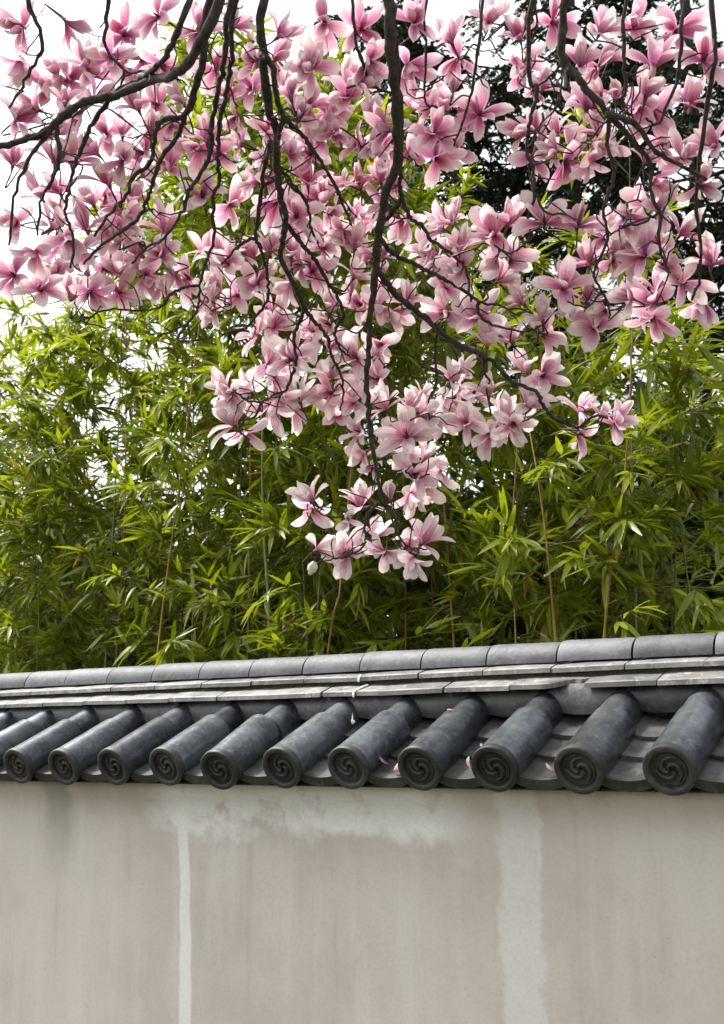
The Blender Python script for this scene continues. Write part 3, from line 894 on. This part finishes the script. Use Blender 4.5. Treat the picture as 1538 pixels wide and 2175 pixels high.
# closest to a limb first, so that twigs can branch from twigs
P0 = np.array(pool_p)
items.sort(key=lambda it: np.min(np.linalg.norm(P0 - it[4], axis=1)))
extra = random.Random(8)
for px, py, code, ax, base, sc in items:
    end = base - ax * 0.020 * sc
    pp = np.array(pool_p)
    dv = pp - end
    cost = np.linalg.norm(dv, axis=1) + 0.5 * np.maximum(0, -(dv @ UPV)) * 0.6
    k = int(np.argmin(cost))
    s0 = pp[k]
    dist = np.linalg.norm(end - s0)
    b = pool_b[k]
    m1 = s0 + (end - s0) * 0.35 + np.array([frnd.gauss(0, .14), frnd.gauss(0, .14), frnd.gauss(-.02, .12)]) * dist
    m2 = end - ax * min(0.05, 0.45 * dist) + np.array([frnd.gauss(0, .06), frnd.gauss(0, .06), frnd.gauss(0, .06)]) * dist
    C = catmull([s0, m1, m2, end, base - ax * 0.004 * sc], 4)
    r_s = min(pool_r[k] * 0.9, 0.0035 if dist > .12 else 0.0028)
    rr = np.linspace(r_s, 0.0023, len(C)) * (1 + 0.16 * np.array([frnd.gauss(0, 1) for _ in range(len(C))]))
    branch_tubes[b].add(C, rr, 6)
    for q in range(3, len(C) - 3):
        pool_p.append(C[q]); pool_b.append(b); pool_r.append(rr[q])
# bare spur twigs
for _ in range(520):
    k = extra.randrange(len(P0))
    s0 = P0[k]
    if pool_r[k] > 0.011: continue
    v = np.array([extra.gauss(0, 1), extra.gauss(0, 1), extra.gauss(-.1, 1)]); v /= np.linalg.norm(v)
    L = extra.uniform(0.03, 0.12)
    pts = [s0]
    for q in range(3):
        v = v + np.array([extra.gauss(0, .45), extra.gauss(0, .45), extra.gauss(.1, .45)]); v /= np.linalg.norm(v)
        pts.append(pts[-1] + v * L / 3)
    rr = np.linspace(0.0026, 0.0011, 4); rr[-2] *= 1.5
    branch_tubes[pool_b[k]].add(pts, rr, 5)
ob('branch', tb.mesh('magnolia_limb', M['magbark']), mag, mw=MI)
for t in branch_tubes:
    ob('branch', t.mesh('magnolia_branch', M['magbark']), mag, mw=MI)

RECIPE = {  # inner ring, outer ring
    'u': [('cup', 3, 0.0), ('half', 1, .3), ('spread', 3, .5), ('flat', 2, .2)],
    'o': [('half', 2, 0.0), ('spread', 4, .4), ('flat', 2, .1), ('reflex', 1, .6)],
    'd': [('half', 2, 0.0), ('spread', 3, .4), ('flat', 2, .1), ('reflex', 1, .5)],
    'r': [('cup', 2, 0.0), ('half', 2, .3), ('spread', 3, .5), ('curl', 1, .1)],
    'b': [('bud', 3, 0.0), ('bud', 3, .5), ('half', 1, .2)],
}
petal_count = 0
for px, py, code, ax, base, sc in items:
    key = {'ul': 'u', 'ur': 'u', 'l': 'o'}.get(code, code)
    rec = RECIPE[key]
    if key in 'uod' and frnd.random() < 0.25: rec = RECIPE['r']
    z = Vector(ax)
    x = Vector((frnd.gauss(0, 1), frnd.gauss(0, 1), frnd.gauss(0, 1))); x = (x - z * x.dot(z)).normalized()
    y = z.cross(x)
    mw = Matrix(((x.x, y.x, z.x, base[0]), (x.y, y.y, z.y, base[1]), (x.z, y.z, z.z, base[2]), (0, 0, 0, 1))) @ Matrix.Scale(sc, 4)
    f = ob('flower', CORE[frnd.random() < 0.35], mag, mw=MI @ mw)
    # palest low in the hanging spray; shade on the upper blossom is put into petal colour
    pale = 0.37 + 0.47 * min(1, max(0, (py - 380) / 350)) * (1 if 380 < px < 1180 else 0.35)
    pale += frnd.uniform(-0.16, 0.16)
    for kind, n, ph in rec:
        for q in range(n):
            if frnd.random() < 0.05: continue
            a = 2 * math.pi * (q + ph + frnd.uniform(-.16, .16)) / n
            tilt = R(frnd.gauss(0, 9))
            pmw = Matrix.Rotation(a, 4, 'Z') @ Matrix.Rotation(-tilt, 4, 'X') @ Matrix.Rotation(R(frnd.gauss(0, 9)), 4, 'Y') @ Matrix.Scale(frnd.uniform(.86, 1.12), 4)
            p = ob('petal', frnd.choice(PET[kind]), f, mw=pmw)
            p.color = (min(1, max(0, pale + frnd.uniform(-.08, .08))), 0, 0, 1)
            petal_count += 1

# ---- wilted flower hanging at the tip of the lowest twig
def wilt_mesh():
    V, F = [], []
    q = random.Random(6); sd, m = 9, 7
    for k in range(m):
        t = k / (m - 1)
        for s in range(sd):
            a = 2 * math.pi * s / sd
            r = 0.017 * math.sin(math.pi * (0.12 + 0.80 * t)) * q.uniform(.75, 1.2)
            V.append((r * math.cos(a), r * .8 * math.sin(a), -0.042 * t + q.uniform(-.002, .002)))
    for k in range(m - 1):
        for s in range(sd):
            a, b = k * sd + s, k * sd + (s + 1) % sd
            F.append((a, b, b + sd, a + sd))
    F.append(tuple(range(sd))); F.append(tuple((m - 1) * sd + s for s in range(sd))[::-1])
    return mesh_from('wilted_flower', V, F, [M['wilt']])
wp = at_depth(668, 1193, D(673, 1197))
ob('wilted_flower', wilt_mesh(), mag, mw=MI @ Matrix.Translation(wp) @ Matrix.Rotation(R(25), 4, 'Y'), label='shrivelled cream flower at the tip of the lowest twig')

# ================================================================== BAMBOO
LEAF_T = np.array([  # along, across, lift
    [0, 0, 0], [.22, -.5, .10], [.22, 0, 0], [.22, .5, .10], [.50, -.46, .10], [.50, 0, 0], [.50, .46, .10], [.78, -.27, .06], [.78, 0, 0], [.78, .27, .06], [1, 0, 0]])
LEAF_F = np.array([[0, 2, 1], [0, 3, 2], [1, 2, 5], [1, 5, 4], [2, 3, 6], [2, 6, 5], [4, 5, 8], [4, 8, 7], [5, 6, 9], [5, 9, 8], [7, 8, 10], [8, 9, 10]])
def leaf_cloud(name, pos, dr, nr, ln, wd, tone, mat, droop):
    n = len(pos)
    dr = dr / np.linalg.norm(dr, axis=1)[:, None]
    sd = np.cross(dr, nr); sd /= np.linalg.norm(sd, axis=1)[:, None] + 1e-9
    nr = np.cross(sd, dr)
    T = LEAF_T
    lift = T[None, :, 2] * wd[:, None] - (T[None, :, 0] ** 2) * (droop * ln)[:, None]
    V = pos[:, None, :] + (T[None, :, 0] * ln[:, None])[..., None] * dr[:, None, :] + (T[None, :, 1] * wd[:, None])[..., None] * sd[:, None, :] + lift[..., None] * nr[:, None, :]
    F = (LEAF_F[None] + (np.arange(n) * len(T))[:, None, None]).reshape(-1, 3)
    return mesh_np(name, V.reshape(-1, 3), F, mat, np.repeat(tone, len(T)))
# shared meshes for the leaves that stand as parts of their own (unit length)
LEAF_M = []
for s in range(5):
    V = LEAF_T.copy(); w = (0.165, 0.18, 0.15, 0.175, 0.16)[s]
    V[:, 2] = V[:, 2] * w - V[:, 0] ** 2 * (0.08, 0.18, 0.03, 0.28, 0.14)[s]
    V[:, 1] *= w
    LEAF_M.append(mesh_np('bamboo_leaf', V, LEAF_F, M['leaf'], np.full(11, (0.35, 0.62, 0.8, 0.5, 0.7)[s])))

nrs = np.random.RandomState(19)
def top_px(x):
    return float(np.interp(x, [-200, 60, 150, 215, 260, 330, 850, 885, 925, 1090, 1140, 1230, 1315, 1345, 1375, 1538, 1700], [640, 640, 610, 520, 240, 60, 40, 760, 300, 380, 560, 640, 560, 290, 600, 640, 640]))
def height_for(X, Y, ty):
    z = np.linspace(0.3, 6, 120)
    q = project(np.stack([np.full_like(z, X), np.full_like(z, Y), z], -1))
    return float(np.interp(-ty, -q[:, 1], z))
plants = []
def base_from(px_lo, py_lo, Y): return on_y(px_lo, py_lo, Y)
# culms that can be told apart: (lower px, upper px, distance behind the wall, radius, colour, label)
KNOWN = [((574, 1390), (558, 1020), 1.16, .0115, 'green', 'bamboo with a stout green jointed culm rising under the hanging blossom tip'),
         ((697, 1380), (726, 1215), 1.17, .0072, 'tan', 'bamboo with a thin tan culm slanting up under the lowest blossom'),
         ((1179, 1345), (1138, 985), 1.15, .0088, 'tan', 'bamboo with a bare tan and dark jointed culm leaning away from the blossom'),
         ((1284, 1345), (1332, 955), 1.16, .0078, 'tan', 'bamboo with a slender orange tan culm leaning towards the leafy end of the wall'),
         ((336, 1380), (388, 980), 1.16, .0068, 'tan', 'bamboo with a thin brown culm leaning over dark foliage'),
         ((247, 1000), (262, 680), 1.55, .0075, 'green', 'bamboo with a dark culm standing against the open white sky'),
         ((533, 900), (530, 700), 1.50, .0065, 'tan', 'bamboo with an ochre culm rising behind the outlying pale blossom cluster'),
         ((1095, 1345), (1085, 1180), 1.18, .0050, 'tan', 'bamboo with short thin stems low beside the jointed tan culm'),
         ((1352, 1345), (1340, 800), 1.36, .0065, 'green', 'tall bamboo whose bright leaf sprays reach up among the blossom before the evergreen'),
         ((640, 1100), (622, 930), 1.62, .0085, 'green', 'bamboo with a shaded green culm behind the lowest blossom twigs')]
for lo, up, Y, r, c, lab in KNOWN:
    a, b = on_y(*lo, Y), on_y(*up, Y + 0.03)
    sl_ = (b - a) / max(0.05, (b[2] - a[2]))
    p0 = a + sl_ * (-1.62 - a[2])
    p0[0] = a[0] + (p0[0] - a[0]) * 0.6
    plants.append((p0, a, b, r, c, lab, True))
for Y, n in ((1.46, 11), (1.75, 12), (2.35, 13), (3.1, 13)):
    xa, xb = on_y(-180, 1300, Y)[0], on_y(1720, 1300, Y)[0]
    for k in range(n):
        X = xa + (xb - xa) * (k + nrs.uniform(.1, .9)) / n
        y = Y + nrs.uniform(-.15, .25)
        lean = nrs.uniform(-.10, .10)
        a = np.array([X, y, 0.3]); b = np.array([X + lean, y + nrs.uniform(-.05, .05), 1.5])
        p0 = np.array([X - lean * .8, y, -1.62])
        plants.append((p0, a, b, nrs.uniform(.005, .009), 'green' if nrs.rand() < .55 else 'tan', None, Y < 1.6))
all_leaf = []
roots = []
for pi, (p0, a, b, r, colr, lab, front) in enumerate(plants):
    px = project(b)[0]
    zt = height_for(b[0], b[1], top_px(px) + nrs.uniform(-30, 130)) * (0.97 if not front else nrs.uniform(.72, .98))
    if lab and lab.startswith('tall'): zt = height_for(b[0], b[1], 270)
    zt = max(zt, b[2] + 0.15)
    dirv = (b - a) / max(.05, b[2] - a[2])
    top = b + dirv * (zt - b[2]) * 0.8 + np.array([nrs.uniform(-.15, .15), nrs.uniform(-.12, .12), 0]); top[2] = zt
    C = catmull([p0, a, b, top], 14)
    segl = np.concatenate([[0], np.cumsum(np.linalg.norm(np.diff(C, axis=0), axis=1))])
    H = segl[-1]
    def cpt(s): return np.array([np.interp(s, segl, C[:, k]) for k in range(3)])
    node_s = np.arange(0.15, H - 0.05, nrs.uniform(.20, .27))
    root = ob('bamboo', None, loc=tuple(p0), cat='bamboo',
              label=lab or (('leafy bamboo with a slim %s culm growing close behind the ridge tiles' if front else 'leafy bamboo with a slim %s culm deep in the grove behind other stems') % colr),
              group=None if lab else ('%s bamboo close behind the wall' if front else '%s bamboo deep in the grove') % colr)
    BI = Matrix.Translation(-Vector(p0))
    tcl = Tubes()
    ss, rr = [], []
    for k, s in enumerate(node_s):
        tp = r * (1 - 0.75 * (s / H) ** 1.6)
        ss += [s - .012, s - .004, s + .003, s + .012, s + .10]; rr += [tp, tp * 1.22, tp * 1.18, tp * .97, tp * .97]
    ss = np.array([-0.06] + ss + [H]); rr = np.array([r] + rr + [r * .15])
    ordr = np.argsort(ss)
    tcl.add([cpt(s) for s in ss[ordr]], rr[ordr], 9 if front else 6)
    ob('culm', tcl.mesh('culm', M['culm_' + colr]), root, mw=BI)
    tw = Tubes()
    pos, drs, nrm, lns, tns, drp = [], [], [], [], [], []
    for s in node_s:
        o = cpt(s)
        if o[2] < -0.25: continue
        hfrac = (o[2] + .2) / (zt + .2)
        for br in range(nrs.choice([1, 1, 2, 2] if lab else [2, 3, 3, 4])):
            az = nrs.uniform(0, 2 * math.pi)
            el = R(nrs.uniform(15, 60))
            L = nrs.uniform(.22, .58) * (1.05 - .55 * hfrac)
            v = np.array([math.cos(az) * math.cos(el), math.sin(az) * math.cos(el), math.sin(el)])
            pts = [o]; q = o.copy()
            for k in range(5):
                v = v + np.array([nrs.normal(0, .10), nrs.normal(0, .10), -.10 + nrs.normal(0, .05)]); v /= np.linalg.norm(v)
                q = q + v * L / 5; pts.append(q.copy())
            pts = np.array(pts)
            tw.add(pts, np.linspace(.0024, .0010, 6), 4, False)
            for t in range(nrs.randint(4, 8)):
                f = nrs.uniform(.25, 1) if t else 1.0
                bp = np.array([np.interp(f * 5, np.arange(6), pts[:, k]) for k in range(3)])
                tv = v * .6 + nrs.normal(0, .55, 3); tv[2] -= .05; tv /= np.linalg.norm(tv)
                tl = nrs.uniform(.03, .10)
                ep = bp + tv * tl
                tw.add([bp, ep], [.0010, .0007], 3, False)
                nl = nrs.randint(4, 8)
                tone0 = nrs.uniform(.2, 1.0)
                side = np.cross(tv, [0, 0, 1.]); side /= np.linalg.norm(side) + 1e-6
                for q_ in range(nl):
                    ff = (q_ + 1) / nl
                    sgn = 1 if q_ % 2 else -1
                    dv = tv * (.75 + .5 * ff) + side * sgn * (.75 - .45 * ff) + nrs.normal(0, .24, 3)
                    dv[2] -= nrs.uniform(-.05, .45)
                    pos.append(bp + tv * tl * ff); drs.append(dv)
                    nrm.append(np.array([nrs.normal(0, .45), nrs.normal(0, .45) - .15, 1.0]))
                    lns.append(nrs.uniform(.105, .185) * (.8 + .25 * ff)); drp.append(nrs.uniform(0, .28))
                    tns.append(min(.88, max(0, tone0 + nrs.normal(0, .12))) if nrs.rand() > .012 else .97)
    tw_me = tw.mesh('bamboo_twigs', M['twig_tan'])
    ob('twigs', tw_me, root, mw=BI, kind='stuff')
    all_leaf.append([np.array(pos), np.array(drs), np.array(nrm), np.array(lns), np.array(tns), np.array(drp)])
    roots.append((root, BI))

# the largest leaves in view, not hidden by other leaves, become leaves of their own
CELL = 20
cells = {}
for pi, (pos, drs, nrm, lns, tns, drp) in enumerate(all_leaf):
    dn = drs / np.linalg.norm(drs, axis=1)[:, None]
    mid = pos + dn * lns[:, None] * .5
    q = project(mid); q0 = project(pos); q1 = project(pos + dn * lns[:, None])
    size = np.hypot(q1[:, 0] - q0[:, 0], q1[:, 1] - q0[:, 1])
    for k in range(len(pos)):
        x, y, dep = q[k]
        if not (0 < x < FW_ and 560 < y < 1400): continue
        key = (int(x // CELL), int(y // CELL))
        if key not in cells or dep < cells[key][0]: cells[key] = (dep, size[k], pi, k)
best = sorted(cells.values(), key=lambda c: -c[1])[:300]
picked = {}
for dep, s, pi, k in best: picked.setdefault(pi, set()).add(k)
for pi, (pos, drs, nrm, lns, tns, drp) in enumerate(all_leaf):
    root, BI = roots[pi]
    keep = np.ones(len(pos), bool)
    for k in picked.get(pi, ()):
        keep[k] = False
        d = Vector(drs[k]).normalized(); n = Vector(nrm[k]); s = d.cross(n).normalized(); n = s.cross(d)
        mw = Matrix(((d.x, s.x, n.x, pos[k][0]), (d.y, s.y, n.y, pos[k][1]), (d.z, s.z, n.z, pos[k][2]), (0, 0, 0, 1))) @ Matrix.Scale(lns[k], 4)
        ob('leaf', LEAF_M[int(k) % 5], root, mw=BI @ mw)
    me = leaf_cloud('bamboo_foliage', pos[keep], drs[keep], nrm[keep], lns[keep], lns[keep] * .168, tns[keep], M['leaf'], drp[keep])
    ob('foliage', me, root, mw=BI, kind='stuff')
print('bamboo leaves', sum(len(a[0]) for a in all_leaf), 'petals', petal_count, 'flowers', len(items))

# ================================================================== CONIFERS behind
def conifer(px, py, Y, r0, zlo, ztop, reach, label, seed, lean=0.0):
    q = np.random.RandomState(seed)
    b = on_y(px, py, Y)
    root = ob('conifer_tree', None, loc=(b[0], Y, -1.62), label=label, cat='tree', group=None)
    BI = Matrix.Translation((-b[0], -Y, 1.62))
    tr = Tubes()
    zz = np.linspace(-1.75, ztop, 16)
    P = np.stack([b[0] + lean * (zz - b[2]) + q.normal(0, .03, 16), Y + q.normal(0, .03, 16), zz], -1)
    tr.add(P, np.interp(zz, [-1.75, -1.2, ztop], [r0 * 1.5, r0 * 1.1, .03]), 12)
    pos, drs, nrm, lns, tns = [], [], [], [], []
    z = zlo
    while z < ztop - .2:
        for k in range(q.randint(3, 6)):
            az = q.uniform(0, 2 * math.pi)
            L = reach * (1 - .55 * (z - zlo) / (ztop - zlo)) * q.uniform(.5, 1.05)
            el = R(q.uniform(-5, 25))
            o = np.array([np.interp(z, zz, P[:, 0]), np.interp(z, zz, P[:, 1]), z + q.uniform(-.1, .1)])
            v = np.array([math.cos(az) * math.cos(el), math.sin(az) * math.cos(el), math.sin(el)])
            pts = [o]; c = o.copy()
            for m in range(8):
                v = v + np.array([q.normal(0, .08), q.normal(0, .08), -.07]); v /= np.linalg.norm(v)
                c = c + v * L / 8; pts.append(c.copy())
            pts = np.array(pts)
            tr.add(pts, np.linspace(.022, .004, 9), 5, False)
            nb = int(24 * L)
            for m in range(nb):
                f = q.uniform(.22, 1) ** .8
                bp = np.array([np.interp(f * 8, np.arange(9), pts[:, j]) for j in range(3)])
                sv = np.cross(v, [0, 0, 1.]) * (1 if m % 2 else -1) + v * q.uniform(.2, .9) + q.normal(0, .25, 3)
                sv[2] -= .3; sv /= np.linalg.norm(sv)
                sl2 = q.uniform(.15, .40) * (1.15 - .5 * f)
                ns = int(sl2 * 120)
                tq = np.linspace(.05, 1, ns)
                cp = bp + sv * (tq * sl2)[:, None]; cp[:, 2] -= .25 * sl2 * tq ** 2
                tone = q.uniform(0, .8)
                if q.rand() < .03: tone = .97
                for e in range(ns):
                    dv = sv + np.cross(sv, [0, 0, 1.]) * (1.0 if e % 2 else -1.0) * q.uniform(.5, 1.1) + q.normal(0, .35, 3)
                    pos.append(cp[e]); drs.append(dv); nrm.append(q.normal(0, .5, 3) + [0, 0, 1]); lns.append(q.uniform(.032, .068)); tns.append(tone)
        z += q.uniform(.16, .28) * (1 if z < 7.8 else 3)
    ob('trunk', tr.mesh('conifer_trunk', M['treebark']), root, mw=BI)
    lns = np.array(lns)
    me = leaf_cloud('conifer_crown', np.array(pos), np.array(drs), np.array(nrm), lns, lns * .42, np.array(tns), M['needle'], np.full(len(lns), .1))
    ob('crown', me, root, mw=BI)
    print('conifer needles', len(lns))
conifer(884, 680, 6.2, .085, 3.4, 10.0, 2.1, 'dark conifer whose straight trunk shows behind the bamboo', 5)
conifer(1230, 700, 7.4, .12, 3.0, 12.0, 2.7, 'broad dark evergreen behind the bamboo with white sky showing through its boughs', 9)

conifer(1500, 700, 9.0, .12, 4.2, 13.0, 2.6, 'tall dark conifer standing beyond the far bamboo with drooping boughs', 14)

# ================================================================== dark undergrowth added behind the bamboo to darken its gaps
q = np.random.RandomState(31)
n = 60000
Yv = q.uniform(3.6, 5.6, n)
xa = np.array([on_y(-250, 1300, y)[0] for y in (3.6, 5.6)]); xb = np.array([on_y(1800, 1300, y)[0] for y in (3.6, 5.6)])
fx = q.uniform(0, 1, n)
Xv = np.interp(Yv, (3.6, 5.6), xa) * (1 - fx) + np.interp(Yv, (3.6, 5.6), xb) * fx
hmax = 2.1 + .35 * np.sin(Xv * 2.3) + .25 * np.sin(Xv * 5.1 + 1) + .2 * np.sin(Yv * 4)
Zv = -1.62 + (hmax + 1.62) * q.uniform(0, 1, n) ** .7
us = leaf_cloud('backing', np.stack([Xv, Yv, Zv], -1), q.normal(0, 1, (n, 3)), q.normal(0, .6, (n, 3)) + [0, 0, 1], q.uniform(.10, .2, n), q.uniform(.04, .08, n), q.uniform(0, .85, n), M['shrub'], q.uniform(0, .3, n))
ob('backing', us, label='dark green undergrowth of loose leaves, added to darken the gaps behind the bamboo', cat='added foliage', kind='stuff')

# ================================================================== fallen petals and a dry leaf on the tiles
def on_pan(i, v, dx=0.0, up=0.006):
    s = dx / PW
    m = roof_mat(i)
    k = int((v - .022) // .135)
    return m @ Vector((dx, v, pan_z(s) + 0.008 * k - 0.012 * ((v - .022 - .135 * k) / .24) + up))
def fallen(name, i, v, dx, rot, kind, pale, label, s=0.8, cat='petal', lift=0.006):
    p = on_pan(i, v, dx, lift)
    o = ob(name, PET[kind][0], loc=p, label=label, cat=cat)
    o.rotation_euler = rot; o.scale = (s, s, s); o.color = (pale, 0, 0, 1)
    return o
fallen('fallen_petal', 5.5, .050, 0.006, (R(84), 0, R(62)), 'half', .95, 'cream fallen petal lying beside a magenta one between two roll tiles', .70, lift=.012)
fallen('fallen_petal', 5.5, .095, -0.040, (R(86), R(15), R(-35)), 'half', 0.0, 'magenta fallen petal curled beside a cream one between two roll tiles', .55, lift=.012)
fallen('fallen_petal', 6.5, .045, 0.030, (R(84), 0, R(-75)), 'spread', .9, 'cream fallen petal alone on the lowest pan tile', .62, lift=.012)
fallen('fallen_petal', 6.5, .190, 0.020, (R(86), 0, R(-85)), 'half', 0.05, 'small deep pink fallen petal on the second pan tile up', .45, lift=.012)
fallen('fallen_petal', 7.5, .045, 0.045, (R(84), 0, R(-70)), 'half', .7, 'pale pink fallen petal on the pan tile in the shade below the broken course', .55, lift=.010)
dl = roof_mat(6) @ Vector((-0.010, 0.285, RB + 0.0005))
V = LEAF_T * np.array([.022, .012, .02]); V = V - [.011, 0, 0]
ob('fallen_leaf', mesh_np('dry_leaf', V, LEAF_F, M['dryleaf'], np.zeros(11)), loc=dl, rot=(TH, 0, R(40)), label='tiny orange dry leaf scrap stuck on a roll tile', cat='leaf')
wpart('lime_splash', splash(), label='white lime splash in the trough under the seam')
